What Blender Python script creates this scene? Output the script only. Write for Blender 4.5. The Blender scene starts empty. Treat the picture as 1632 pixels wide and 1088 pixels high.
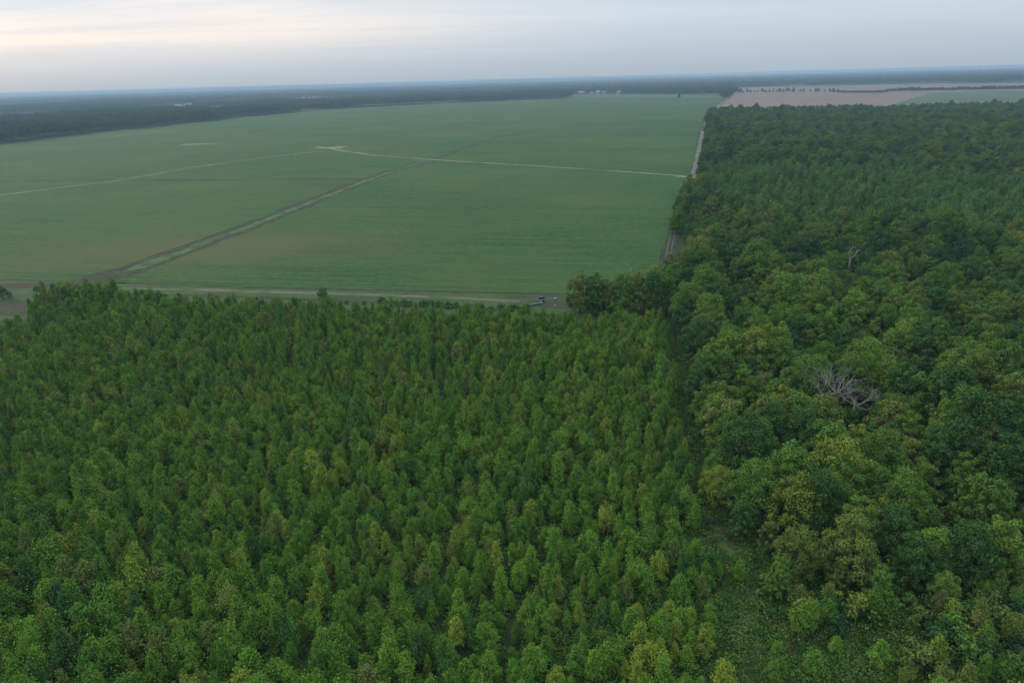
import bpy, math, random
import numpy as np
from mathutils import Matrix, Vector

# ------------------------------------------------------------------ camera, sky, sun, exposure
S = bpy.context.scene
C = S.collection
R = math.radians
FPX, CAMH, PITCH, ROLL = 1088.0, 60.0, R(21.0), math.atan(45 / 1632)
cr, sr, cp, sp = math.cos(ROLL), math.sin(ROLL), math.cos(PITCH), math.sin(PITCH)
R0, U0, B0 = Vector((1, 0, 0)), Vector((0, sp, cp)), Vector((0, -cp, sp))
cx_, cy_ = R0 * cr - U0 * sr, R0 * sr + U0 * cr
cam_d = bpy.data.cameras.new('camera')
cam = bpy.data.objects.new('camera', cam_d)
C.objects.link(cam)
cam.matrix_world = Matrix(((cx_.x, cy_.x, B0.x, 0), (cx_.y, cy_.y, B0.y, 0), (cx_.z, cy_.z, B0.z, CAMH), (0, 0, 0, 1)))
cam_d.sensor_width = 36.0
cam_d.lens = 36.0 * FPX / 1632
cam_d.clip_start, cam_d.clip_end = 0.5, 60000
S.camera = cam

SUN_AZ, SUN_EL = R(-62), R(24)
world = bpy.data.worlds.new('World')
S.world = world
world.use_nodes = True
wn, wl = world.node_tree.nodes, world.node_tree.links
wn.clear()
def wnode(t, **kw):
    n = wn.new(t)
    for k, v in kw.items():
        setattr(n, k, v)
    return n
sky = wnode('ShaderNodeTexSky', sky_type='NISHITA', sun_disc=False)
sky.sun_elevation, sky.sun_rotation = SUN_EL, SUN_AZ
sky.air_density, sky.dust_density, sky.ozone_density = 1.2, 2.5, 1.5
bg_sky = wnode('ShaderNodeBackground')
bg_sky.inputs[1].default_value = 0.10
wl.new(sky.outputs[0], bg_sky.inputs[0])
# soft stratus sheet over the clear sky, seen in perspective (direction / height)
tc = wnode('ShaderNodeTexCoord')
sep = wnode('ShaderNodeSeparateXYZ')
wl.new(tc.outputs['Generated'], sep.inputs[0])
def wmath(op, a, b=None, clamp=False):
    n = wnode('ShaderNodeMath', operation=op, use_clamp=clamp)
    for i, v in enumerate((a, b)):
        if v is None:
            continue
        if isinstance(v, (int, float)):
            n.inputs[i].default_value = v
        else:
            wl.new(v, n.inputs[i])
    return n.outputs[0]
zz = wmath('ADD', wmath('MAXIMUM', sep.outputs[2], 0.0), 0.07)
comb = wnode('ShaderNodeCombineXYZ')
wl.new(wmath('DIVIDE', sep.outputs[0], zz), comb.inputs[0])
wl.new(wmath('DIVIDE', sep.outputs[1], zz), comb.inputs[1])
mp = wnode('ShaderNodeMapping')
mp.inputs['Scale'].default_value = (0.16, 0.42, 1)
mp.inputs['Rotation'].default_value = (0, 0, R(14))
mp.inputs['Location'].default_value = (3.1, 1.7, 0)
wl.new(comb.outputs[0], mp.inputs[0])
nz = wnode('ShaderNodeTexNoise')
nz.inputs['Scale'].default_value = 1.0
nz.inputs['Detail'].default_value = 6
nz.inputs['Roughness'].default_value = 0.55
nz.inputs['Distortion'].default_value = 0.4
wl.new(mp.outputs[0], nz.inputs['Vector'])
crp = wnode('ShaderNodeValToRGB')
crp.color_ramp.elements[0].position, crp.color_ramp.elements[1].position = 0.33, 0.66
wl.new(nz.outputs[0], crp.inputs[0])
# warm side of the sky, towards the low sun
dot = wnode('ShaderNodeVectorMath', operation='DOT_PRODUCT')
wl.new(tc.outputs['Generated'], dot.inputs[0])
dot.inputs[1].default_value = (math.sin(SUN_AZ) * math.cos(SUN_EL), math.cos(SUN_AZ) * math.cos(SUN_EL), math.sin(SUN_EL))
mr = wnode('ShaderNodeMapRange', interpolation_type='SMOOTHSTEP')
mr.inputs[1].default_value, mr.inputs[2].default_value = 0.25, 0.95
wl.new(dot.outputs['Value'], mr.inputs[0])
def wmix(f, a, b):
    n = wnode('ShaderNodeMix', data_type='RGBA')
    wl.new(f, n.inputs[0])
    for i, v in ((6, a), (7, b)):
        if isinstance(v, tuple):
            n.inputs[i].default_value = (*v, 1)
        else:
            wl.new(v, n.inputs[i])
    return n.outputs[2]
thin = wmix(mr.outputs[0], (0.56, 0.66, 0.77), (0.68, 0.74, 0.82))
thick = wmix(mr.outputs[0], (0.66, 0.75, 0.84), (1.46, 1.15, 0.94))
# the sheet is denser (greyer) low down and opens to a brighter layer higher up
el = wnode('ShaderNodeMapRange', interpolation_type='SMOOTHSTEP')
el.inputs[1].default_value, el.inputs[2].default_value = 0.012, 0.085
wl.new(sep.outputs[2], el.inputs[0])
ccol = wmix(wmath('MULTIPLY', crp.outputs[0], el.outputs[0]), thin, thick)
lowm = wnode('ShaderNodeMapRange', interpolation_type='SMOOTHSTEP')
lowm.inputs[1].default_value, lowm.inputs[2].default_value, lowm.inputs[3].default_value, lowm.inputs[4].default_value = -0.01, 0.04, 0.9, 0.0
wl.new(sep.outputs[2], lowm.inputs[0])
ccol = wmix(lowm.outputs[0], ccol, (0.50, 0.61, 0.71))
bg_c = wnode('ShaderNodeBackground')
wl.new(ccol, bg_c.inputs[0])
# an overcast sky brightens evenly towards the zenith
wl.new(wmath('ADD', wmath('MULTIPLY', wmath('MAXIMUM', sep.outputs[2], 0.0), 1.9), 0.92), bg_c.inputs[1])
mixs = wnode('ShaderNodeMixShader')
mixs.inputs[0].default_value = 0.86
wl.new(bg_sky.outputs[0], mixs.inputs[1])
wl.new(bg_c.outputs[0], mixs.inputs[2])
wo = wnode('ShaderNodeOutputWorld')
wl.new(mixs.outputs[0], wo.inputs[0])

sun_d = bpy.data.lights.new('sun', 'SUN')
sun_d.energy, sun_d.angle, sun_d.color = 1.5, R(14), (1.0, 0.90, 0.76)
sun = bpy.data.objects.new('sun', sun_d)
C.objects.link(sun)
sun.rotation_euler = Vector((math.sin(SUN_AZ) * math.cos(SUN_EL), math.cos(SUN_AZ) * math.cos(SUN_EL), math.sin(SUN_EL))).to_track_quat('Z', 'Y').to_euler()
sun.location = (-300, 150, 200)

S.view_settings.view_transform = 'Standard'
S.view_settings.look = 'None'
S.view_settings.exposure = 0.0
S.view_settings.gamma = 1.0
S.render.engine = 'CYCLES'
cy = S.cycles
cy.use_denoising = True
cy.denoising_prefilter = 'NONE'
cy.max_bounces, cy.diffuse_bounces, cy.glossy_bounces, cy.transmission_bounces = 3, 1, 1, 1
cy.volume_bounces = 0
cy.transparent_max_bounces = 4
cy.caustics_reflective = cy.caustics_refractive = False

# ------------------------------------------------------------------ helpers
def g(x, y, z=0.0):
    """photo pixel -> point on the level plane at height z"""
    u, v = (x - 816) / FPX, (544 - y) / FPX
    a, b = u * cr + v * sr, -u * sr + v * cr
    Y, Z = cp + b * sp, -sp + b * cp
    t = (z - CAMH) / Z
    return (a * t, Y * t)
def proj(P):
    """world points (n,3) -> photo pixels and depth"""
    P = np.asarray(P, float)
    d = P - np.array([0, 0, CAMH])
    X, Yc, D = d @ np.array(cx_), d @ np.array(cy_), -(d @ np.array(B0))
    D = np.maximum(D, 0.1)
    return 816 + FPX * X / D, 544 - FPX * Yc / D, D
def inside(px, py, poly):
    poly = np.asarray(poly, float)
    r = np.zeros(len(px), bool)
    j = len(poly) - 1
    for i in range(len(poly)):
        xi, yi, xj, yj = *poly[i], *poly[j]
        with np.errstate(divide='ignore', invalid='ignore'):
            r ^= ((yi > py) != (yj > py)) & (px < (xj - xi) * (py - yi) / (yj - yi) + xi)
        j = i
    return r
_ns = np.random.default_rng(5)
_nk = [(_ns.normal(size=2), _ns.uniform(0, 6.28)) for _ in range(24)]
def noise2(x, y, s):
    v = np.zeros(np.shape(x))
    for i, (k, ph) in enumerate(_nk):
        f = (1.0 + 1.5 * (i % 4)) / s
        v = v + np.sin((x * k[0] + y * k[1]) * f + ph) / (1 + (i % 4))
    return v / 5.0
def setp(o, label=None, cat=None, group=None, kind=None):
    for k, v in (('label', label), ('category', cat), ('group', group), ('kind', kind)):
        if v:
            o[k] = v
    return o
def mesh_np(name, V, F, mats, attr=None, smooth=False, midx=None):
    V, F = np.asarray(V, np.float32), np.asarray(F, np.int32)
    m = bpy.data.meshes.new(name)
    n, k = F.shape
    m.vertices.add(len(V)); m.vertices.foreach_set('co', V.ravel())
    m.loops.add(n * k); m.loops.foreach_set('vertex_index', F.ravel())
    m.polygons.add(n); m.polygons.foreach_set('loop_start', np.arange(0, n * k, k, dtype=np.int32))
    for mt in (mats if isinstance(mats, (list, tuple)) else [mats]):
        m.materials.append(mt)
    if midx is not None:
        m.polygons.foreach_set('material_index', np.asarray(midx, np.int32))
    m.polygons.foreach_set('use_smooth', np.full(n, smooth))
    if attr is not None:
        a = m.attributes.new('lv', 'FLOAT', 'FACE')
        a.data.foreach_set('value', np.asarray(attr, np.float32))
    m.update(calc_edges=True)
    return m
def add(name, me, parent=None, loc=(0, 0, 0), rz=0.0, sc=(1, 1, 1)):
    o = bpy.data.objects.new(name, me)
    C.objects.link(o)
    o.parent = parent
    o.location, o.rotation_euler, o.scale = loc, (0, 0, rz), sc
    return o

# ------------------------------------------------------------------ materials
def material(name):
    m = bpy.data.materials.new(name)
    m.use_nodes = True
    nt = m.node_tree
    nt.nodes.clear()
    out = nt.nodes.new('ShaderNodeOutputMaterial')
    def N(t, **kw):
        n = nt.nodes.new(t)
        for k, v in kw.items():
            if k.startswith('_'):
                n.inputs[k[1:]].default_value = v
            else:
                setattr(n, k, v)
        return n
    return m, nt, out, N, nt.links.new
def ramp(N, stops, interp='LINEAR'):
    n = N('ShaderNodeValToRGB')
    e = n.color_ramp.elements
    n.color_ramp.interpolation = interp
    while len(e) < len(stops):
        e.new(0.5)
    for i, (p, c) in enumerate(stops):
        e[i].position, e[i].color = p, (*c, 1)
    return n
def leaf_mat(name, stops, var=0.46, trans=0.12, interp='LINEAR'):
    """leaves: a colour per plant, a value per leaf, part of the light passes through"""
    m, nt, out, N, L = material(name)
    oi = N('ShaderNodeObjectInfo')
    rp = ramp(N, stops, interp)
    L(oi.outputs['Random'], rp.inputs[0])
    at = N('ShaderNodeAttribute', attribute_name='lv')
    mr = N('ShaderNodeMapRange')
    mr.inputs[3].default_value, mr.inputs[4].default_value = 1 - var, 1 + var
    L(at.outputs['Fac'], mr.inputs[0])
    hs = N('ShaderNodeHueSaturation')
    L(mr.outputs[0], hs.inputs['Value'])
    h = N('ShaderNodeMapRange')
    h.inputs[3].default_value, h.inputs[4].default_value = 0.485, 0.515
    L(at.outputs['Fac'], h.inputs[0])
    L(h.outputs[0], hs.inputs['Hue'])
    L(rp.outputs[0], hs.inputs['Color'])
    d = N('ShaderNodeBsdfDiffuse')
    t = N('ShaderNodeBsdfTranslucent')
    mx = N('ShaderNodeMixShader', _Fac=trans)
    L(hs.outputs[0], d.inputs[0]); L(hs.outputs[0], t.inputs[0])
    L(d.outputs[0], mx.inputs[1]); L(t.outputs[0], mx.inputs[2])
    L(mx.outputs[0], out.inputs[0])
    return m
def rough_mat(name, c1, c2, scale=0.5, c3=None, scale2=0.05, rough=0.9, bump=0.0, detail=6, bscale=None, metallic=0):
    m, nt, out, N, L = material(name)
    ge = N('ShaderNodeNewGeometry')
    n1 = N('ShaderNodeTexNoise', _Scale=scale, _Detail=detail, _Roughness=0.65)
    L(ge.outputs['Position'], n1.inputs['Vector'])
    rp = ramp(N, [(0.3, c1), (0.7, c2)])
    L(n1.outputs[0], rp.inputs[0])
    col = rp.outputs[0]
    if c3:
        n2 = N('ShaderNodeTexNoise', _Scale=scale2, _Detail=4, _Roughness=0.6)
        L(ge.outputs['Position'], n2.inputs['Vector'])
        r2 = ramp(N, [(0.45, (0, 0, 0)), (0.62, (1, 1, 1))])
        L(n2.outputs[0], r2.inputs[0])
        mx = N('ShaderNodeMix', data_type='RGBA')
        L(r2.outputs[0], mx.inputs[0]); L(col, mx.inputs[6])
        mx.inputs[7].default_value = (*c3, 1)
        col = mx.outputs[2]
    b = N('ShaderNodeBsdfPrincipled', _Roughness=rough, _Metallic=metallic)
    b.inputs['Specular IOR Level'].default_value = 0.15
    L(col, b.inputs['Base Color'])
    if bump:
        n3 = N('ShaderNodeTexNoise', _Scale=bscale or scale * 2, _Detail=4)
        L(ge.outputs['Position'], n3.inputs['Vector'])
        bp = N('ShaderNodeBump', _Strength=0.8, _Distance=bump)
        L(n3.outputs[0], bp.inputs['Height'])
        L(bp.outputs[0], b.inputs['Normal'])
    L(b.outputs[0], out.inputs[0])
    return m

# leaf colours
FRESH, YELL, OLIVE, DARK, BROWN, MID = (.094, .188, .024), (.150, .212, .030), (.108, .156, .034), (.044, .108, .026), (.118, .150, .040), (.072, .156, .023)
def band(c, k=0.12):
    return [(0.0, tuple(v * (1 - k) for v in c)), (1.0, tuple(v * (1 + k) for v in c))]
CLS = {'fresh green': leaf_mat('leaf_fresh', band(FRESH)), 'yellow-green': leaf_mat('leaf_yellow', band(YELL)),
       'dull olive': leaf_mat('leaf_olive', band(OLIVE)), 'dark green': leaf_mat('leaf_dark', band(DARK)),
       'brown-tinged': leaf_mat('leaf_brown', band(BROWN)), 'mid green': leaf_mat('leaf_mid', band(MID))}
FFRESH, FYELL, FOLIVE, FDARK, FBROWN, FMID = (.098, .172, .029), (.134, .184, .032), (.104, .150, .033), (.044, .102, .026), (.112, .142, .038), (.076, .150, .027)
CLSF = {'fresh green': leaf_mat('wood_leaf_fresh', band(FFRESH)), 'yellow-green': leaf_mat('wood_leaf_yellow', band(FYELL)),
        'dull olive': leaf_mat('wood_leaf_olive', band(FOLIVE)), 'dark green': leaf_mat('wood_leaf_dark', band(FDARK)),
        'brown-tinged': leaf_mat('wood_leaf_brown', band(FBROWN)), 'mid green': leaf_mat('wood_leaf_mid', band(FMID))}
M_SAP = leaf_mat('leaf_plantation', [(0, DARK), (.15, MID), (.45, FRESH), (.75, MID), (.88, YELL), (.95, OLIVE), (1, BROWN)])
M_FOR = leaf_mat('leaf_forest', [(0, (.028, .074, .028)), (.32, FDARK), (.6, FMID), (.8, (.080, .125, .032)), (.94, FOLIVE), (1, FYELL)])
M_STAND = leaf_mat('leaf_stand', [(0, FDARK), (.4, (.060, .145, .038)), (1, (.095, .175, .042))])
M_FAR = leaf_mat('leaf_far_wood', [(0, (.024, .058, .026)), (.5, (.028,.068,.028)), (1, (.040,.088,.028))])
M_WEED = leaf_mat('leaf_weed', [(0, (.044, .105, .022)), (.5, (.070, .145, .028)), (.85, (.100, .155, .036)), (1, (.10, .11, .046))], trans=.2)
M_SHRUB = leaf_mat('leaf_shrub', [(0, DARK), (1, FMID)])
M_BARK = rough_mat('bark', (.05, .042, .034), (.11, .095, .08), 4)
M_DEAD = rough_mat('weathered_dead_wood', (.12, .117, .108), (.25, .242, .225), 3)

# ------------------------------------------------------------------ setting: ground, fields, tracks
rng = np.random.default_rng(11)
def sheet(name, poly, mat, z, parent=None):
    V = [(x, y, z) for x, y in poly]
    me = bpy.data.meshes.new(name)
    me.from_pydata(V, [], [list(range(len(V)))])
    me.materials.append(mat)
    if sum(V[i - 1][0] * V[i][1] - V[i][0] * V[i - 1][1] for i in range(len(V))) < 0:
        me.flip_normals()
    o = add(name, me, parent)
    if parent is None:
        o['kind'] = 'structure'
    return o
def ribbon_mesh(name, pts, width, mat, z, wob=0.25, step=4.0, seed=0, taper=0):
    r = np.random.default_rng(seed)
    P = [np.array(p, float) for p in pts]
    out = []
    for a, b in zip(P[:-1], P[1:]):
        n = max(1, int(np.linalg.norm(b - a) / step))
        for i in range(n):
            out.append(a + (b - a) * i / n)
    out.append(P[-1])
    Q = np.array(out)
    T = np.gradient(Q, axis=0)
    T /= np.linalg.norm(T, axis=1)[:, None] + 1e-9
    Nn = np.stack([-T[:, 1], T[:, 0]], 1)
    k = len(Q)
    sm = lambda v: np.convolve(np.pad(v, 2, mode='edge'), np.ones(5) / 5, 'valid')
    wl_, wr_ = width / 2 * (1 + wob * 2 * sm(r.normal(size=k))), width / 2 * (1 + wob * 2 * sm(r.normal(size=k)))
    Lf, Rt = Q + Nn * wl_[:, None], Q - Nn * wr_[:, None]
    V = np.zeros((2 * k, 3))
    V[:k, :2], V[k:, :2], V[:, 2] = Lf, Rt, z
    i = np.arange(k - 1)
    F = np.stack([k + i, k + i + 1, i + 1, i], 1)
    return mesh_np(name, V, F, mat)
def ribbon(name, px, width, mat, z, label=None, **kw):
    o = add(name, ribbon_mesh(name, [g(*p) for p in px], width, mat, z, **kw))
    o['kind'] = 'structure'
    if label:
        o['label'] = label
    return o

M_GROUND = rough_mat('forest_floor', (.012, .026, .008), (.022, .040, .012), 0.35, (.020, .032, .011), 0.06, bump=.15)
sheet('ground', [(-14000, -2500), (14000, -2500), (14000, 15500), (-14000, 15500)], M_GROUND, 0.0)

# the big green crop field, drilled in rows parallel to its cross lines
def crop_mat():
    m, nt, out, N, L = material('green_crop')
    ge = N('ShaderNodeNewGeometry')
    mpp = N('ShaderNodeMapping')
    mpp.inputs['Rotation'].default_value = (0, 0, R(11))
    L(ge.outputs['Position'], mpp.inputs[0])
    n1 = N('ShaderNodeTexNoise', _Scale=0.35, _Detail=8, _Roughness=0.8)
    L(mpp.outputs[0], n1.inputs['Vector'])
    st = N('ShaderNodeMapping')
    st.inputs['Scale'].default_value = (0.012, 0.75, 1)
    L(mpp.outputs[0], st.inputs[0])
    n2 = N('ShaderNodeTexNoise', _Scale=1.0, _Detail=5, _Roughness=0.7)
    L(st.outputs[0], n2.inputs['Vector'])
    n3 = N('ShaderNodeTexNoise', _Scale=0.008, _Detail=7, _Roughness=0.68)
    L(ge.outputs['Position'], n3.inputs['Vector'])
    ad = N('ShaderNodeMath', operation='ADD')
    L(n1.outputs[0], ad.inputs[0]); L(n2.outputs[0], ad.inputs[1])
    rp = ramp(N, [(0.42, (.010, .034, .007)), (0.5, (.018, .063, .013)), (0.58, (.034, .092, .021))])
    hf = N('ShaderNodeMath', operation='MULTIPLY'); hf.inputs[1].default_value = 0.5
    L(ad.outputs[0], hf.inputs[0]); L(hf.outputs[0], rp.inputs[0])
    mx = N('ShaderNodeMix', data_type='RGBA')
    r3 = ramp(N, [(0.42, (0, 0, 0)), (0.64, (.9, .9, .9))])
    L(n3.outputs[0], r3.inputs[0])
    L(r3.outputs[0], mx.inputs[0]); L(rp.outputs[0], mx.inputs[6])
    mx.inputs[7].default_value = (.040, .076, .018, 1)
    # thin yellowing stand on the lighter soil of the near block
    px, py = g(330, 395)
    dv = N('ShaderNodeVectorMath', operation='SUBTRACT'); dv.inputs[1].default_value = (px, py, 0)
    L(ge.outputs['Position'], dv.inputs[0])
    dm = N('ShaderNodeMapping'); dm.inputs['Rotation'].default_value = (0, 0, R(-28)); dm.inputs['Scale'].default_value = (1 / 95, 1 / 38, 0)
    L(dv.outputs[0], dm.inputs[0])
    ln = N('ShaderNodeVectorMath', operation='LENGTH'); L(dm.outputs[0], ln.inputs[0])
    nn = N('ShaderNodeTexNoise', _Scale=0.05, _Detail=5); L(ge.outputs['Position'], nn.inputs['Vector'])
    sm = N('ShaderNodeMath', operation='ADD'); L(ln.outputs['Value'], sm.inputs[0]); L(nn.outputs[0], sm.inputs[1])
    pr = N('ShaderNodeMapRange', interpolation_type='SMOOTHSTEP')
    pr.inputs[1].default_value, pr.inputs[2].default_value, pr.inputs[3].default_value, pr.inputs[4].default_value = 0.6, 1.8, 0.8, 0.0
    L(sm.outputs[0], pr.inputs[0])
    mx2 = N('ShaderNodeMix', data_type='RGBA')
    L(pr.outputs[0], mx2.inputs[0]); L(mx.outputs[2], mx2.inputs[6])
    mx2.inputs[7].default_value = (.064, .070, .026, 1)
    # wheelings left by the sprayer, one every 24 m along the rows
    sy_ = N('ShaderNodeSeparateXYZ'); L(mpp.outputs[0], sy_.inputs[0])
    dvd = N('ShaderNodeMath', operation='DIVIDE'); dvd.inputs[1].default_value = 24.0; L(sy_.outputs[1], dvd.inputs[0])
    fr = N('ShaderNodeMath', operation='FRACT'); L(dvd.outputs[0], fr.inputs[0])
    lt = N('ShaderNodeMath', operation='LESS_THAN'); lt.inputs[1].default_value = 0.022; L(fr.outputs[0], lt.inputs[0])
    lm = N('ShaderNodeMath', operation='MULTIPLY'); L(lt.outputs[0], lm.inputs[0]); L(nn.outputs[0], lm.inputs[1])
    mx3 = N('ShaderNodeMix', data_type='RGBA')
    L(lm.outputs[0], mx3.inputs[0]); L(mx2.outputs[2], mx3.inputs[6]); mx3.inputs[7].default_value = (.022, .034, .014, 1)
    b = N('ShaderNodeBsdfPrincipled', _Roughness=0.9)
    b.inputs['Specular IOR Level'].default_value = 0.1
    L(mx3.outputs[2], b.inputs['Base Color'])
    bp = N('ShaderNodeBump', _Strength=0.9, _Distance=0.5)
    L(hf.outputs[0], bp.inputs['Height']); L(bp.outputs[0], b.inputs['Normal'])
    L(b.outputs[0], out.inputs[0])
    return m
M_CROP = crop_mat()
near_edge = [(-420, 440), (0, 443), (160, 447), (320, 453), (520, 458), (700, 462), (905, 466), (1052, 470)]
road_px = [(1056, 452), (1062, 425), (1068, 392), (1074, 365), (1106, 281), (1120, 210), (1127, 190), (1145, 168), (1160, 156)]
far_edge = [(1152, 156), (1100, 154.5), (920, 154.5), (900, 157), (700, 165), (560, 172), (480, 178), (300, 196), (0, 228), (-420, 290)]
fpx = near_edge + [(1058, 425), (1064, 392), (1071, 365), (1103, 281), (1117, 210), (1123, 190), (1140, 168)] + far_edge
field = sheet('crop_field', [g(*p) for p in fpx], M_CROP, 0.03)
field['label'] = 'wide flat green crop field between the woods'
# grassy verge with the farm track between field and young trees
M_VERGE = rough_mat('verge_grass', (.022, .055, .013), (.040, .076, .020), 0.5, (.025, .048, .015), 0.09, bump=.2)
verge = [(-420, 440), (0, 443), (160, 447), (320, 453), (520, 458), (700, 462), (905, 466), (1052, 470), (1050, 510), (830, 520), (520, 510), (180, 520), (0, 560), (-420, 560)]
sheet('grass_verge', [g(*p) for p in verge], M_VERGE, 0.016)
# bare brown ground at the left
M_BARE = rough_mat('bare_earth', (.022, .021, .013), (.038, .033, .021), 0.4, (.02, .042, .012), 0.15, bump=.1)
def blob(name, px, rx, ry, mat, z, seed, rot=0, n=40):
    r = np.random.default_rng(seed)
    c = np.array(g(*px))
    a = np.linspace(0, 2 * math.pi, n, endpoint=False)
    k = 1 + .18 * np.sin(a * 3 + r.uniform(0, 6)) + .12 * np.sin(a * 5 + r.uniform(0, 6)) + .06 * r.normal(size=n)
    x, y = rx * k * np.cos(a), ry * k * np.sin(a)
    return sheet(name, [(c[0] + X * math.cos(rot) - Y * math.sin(rot), c[1] + X * math.sin(rot) + Y * math.cos(rot)) for X, Y in zip(x, y)], mat, z)
blob('bare_patch', (8, 493), 13, 7, M_BARE, 0.05, 1)['label'] = 'patch of bare brown earth beside the young trees'
blob('bare_strip', (40, 455), 26, 3.5, M_BARE, 0.05, 2)['label'] = 'strip of bare earth along the field edge'
M_GRAVEL = rough_mat('gravel', (.20, .185, .165), (.33, .305, .275), 1.2, (.13, .125, .09), 0.12, bump=.05)
M_GREYGRAVEL = rough_mat('grey_gravel', (.10, .096, .09), (.17, .162, .15), 1.0, (.065, .075, .04), 0.16, bump=.08)
M_YARD2 = rough_mat('rut_earth', (.055, .052, .043), (.085, .078, .066), .8, (.045, .05, .03), 0.2)
M_YARD = rough_mat('yard_gravel', (.028, .029, .026), (.055, .054, .05), .8, (.022, .042, .014), 0.22, bump=.08)
M_SAND = rough_mat('sandy_track', (.15, .125, .085), (.22, .19, .13), 0.8, (.08, .09, .04), 0.10, bump=.05)
M_DIRT = rough_mat('dark_soil', (.013, .017, .008), (.024, .027, .015), 0.5, (.020, .050, .014), 0.2, bump=.2)
M_STRIP = rough_mat('weedy_strip', (.030, .080, .020), (.052, .108, .030), 0.5, (.028, .04, .016), 0.1, bump=.3)
M_LINE = rough_mat('row_gap', (.010, .018, .007), (.017, .026, .011), 0.5, (.020, .05, .016), 0.05, bump=.1)
blob('gravel_corner', (880, 484), 11, 3.2, M_YARD, 0.06, 4, rot=-.12)['label'] = 'grey gravel turning place at the field corner'
blob('gravel_spill', (873, 472), 10, 1.4, M_YARD, 0.055, 7, rot=-.12)['label'] = 'thin gravel along the field corner'
# verge track, ditch, road
ribbon('farm_track', [(150, 459), (320, 462), (430, 465), (560, 469), (720, 475), (850, 482)], 2.6, rough_mat('grassy_gravel', (.060, .078, .036), (.105, .105, .066), 0.7, (.04, .07, .022), 0.1), 0.045, 'pale grassy track along the near field edge', seed=3)
ribbon('ditch', [(-200, 442), (0, 446), (160, 449), (330, 456), (520, 460.5), (700, 464.5), (900, 469)], 1.3, M_DIRT, 0.05, 'narrow dark ditch along the near field edge', seed=4, wob=.4)
ribbon('verge_ditch', [(190, 467), (330, 471), (520, 479), (640, 482)], 1.3, M_DIRT, 0.048, 'dark hollow between the verge track and the young trees', seed=14, wob=.5)
ribbon('road_shoulder', road_px, 5.4, M_DIRT, 0.042, 'dark dirt shoulder beside the gravel road', seed=5)
ribbon('gravel_road', road_px[4:], 3.8, M_GREYGRAVEL, 0.06, 'straight gravel road between the crop field and the wood', seed=6, wob=.12)
for k, dx in enumerate((-.8, .8)):
    pts = [(x + dx, y) for x, y in [g(*p) for p in road_px[:5]]]
    o = add('wheel_rut', ribbon_mesh('wheel_rut', pts, 0.5, M_YARD2, 0.075, seed=60 + k)); o['kind'] = 'structure'
    o['label'] = 'pale wheel rut worn into the dirt road beside the tall wood'
ribbon('sandy_track', [(1108, 282), (1000, 274), (850, 264.5), (690, 254.5), (600, 248), (555, 242), (505, 233.5)], 3.2, M_SAND, 0.065, 'pale sandy track crossing the field to the road', seed=7, wob=.35)
ribbon('sandy_track', [(548, 240), (490, 243), (400, 254), (300, 268), (200, 286), (90, 300), (0, 311), (-150, 330)], 2.0, M_SAND, 0.07, 'thin sandy track curving to the left of the field', seed=8, wob=.45)
blob('sandy_junction', (1103, 282), 9, 4, M_SAND, 0.08, 9, rot=-.2)['label'] = 'pale sandy junction at the gravel road'
blob('sandy_patch', (528, 235.5), 16, 9, M_SAND, 0.08, 10, rot=.3)['label'] = 'sandy patch where the field tracks meet'
blob('sandy_patch', (315, 230), 22, 6, M_SAND, 0.08, 12)['label'] = 'small bare sandy patch in the far crop'
# weedy strip with a dark wheeled track on each side, running diagonally through the crop
diag = [(128, 455), (225, 424), (310, 393), (400, 360), (500, 320), (575, 291), (640, 268), (690, 255)]
ribbon('weedy_strip', diag, 11, M_STRIP, 0.04, 'green weedy strip running diagonally through the crop', seed=15, wob=.15)
dw = [np.array(g(*p)) for p in diag]
tv = (dw[-1] - dw[0]) / np.linalg.norm(dw[-1] - dw[0]); nv = np.array([-tv[1], tv[0]])
for k, (off, w, lab) in enumerate(((5.4, 5.6, 'broad dark soil track along the weedy strip'), (-5.2, 3.8, 'narrow dark soil track along the weedy strip'))):
    pts = [p + nv * off * (1 - .35 * i / 7) for i, p in enumerate(dw)]
    o = add('soil_track', ribbon_mesh('soil_track', pts, w, M_DIRT, 0.055, wob=.35, seed=20 + k)); o['kind'] = 'structure'; o['label'] = lab
blob('soil_patch', (186, 440), 13, 3.2, M_DIRT, 0.06, 31, rot=.95)['label'] = 'churned dark soil at the end of the weedy strip'
for k, (px, w, lab) in enumerate((
        ([(690, 254), (792, 219), (860, 208), (959, 197)], 5.0, 'faint dark line slanting on through the far crop'),
        ([(-100, 289), (220, 287.5), (590, 285)], 6.5, 'dark straight row gap in the left of the crop'),
        ([(740, 242.5), (1113, 238)], 4.5, 'dark straight row gap north of the sandy track'),
        ([(765, 217), (1117, 213)], 8.0, 'dark straight row gap in the middle of the far crop'),
        ([(685, 200), (1121, 194.5)], 8.0, 'dark straight row gap in the far crop'),
        ([(470, 331), (600, 331), (1085, 333)], 1.5, 'dark straight row gap in the near crop'),
        ([(905, 157.5), (1080, 157.5)], 22, 'dark weedy ditch at the far side of the crop'))):
    ribbon('row_gap', px, w, M_LINE if k < 6 else M_DIRT, 0.05, lab, seed=40 + k, wob=.3, step=6)
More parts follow.
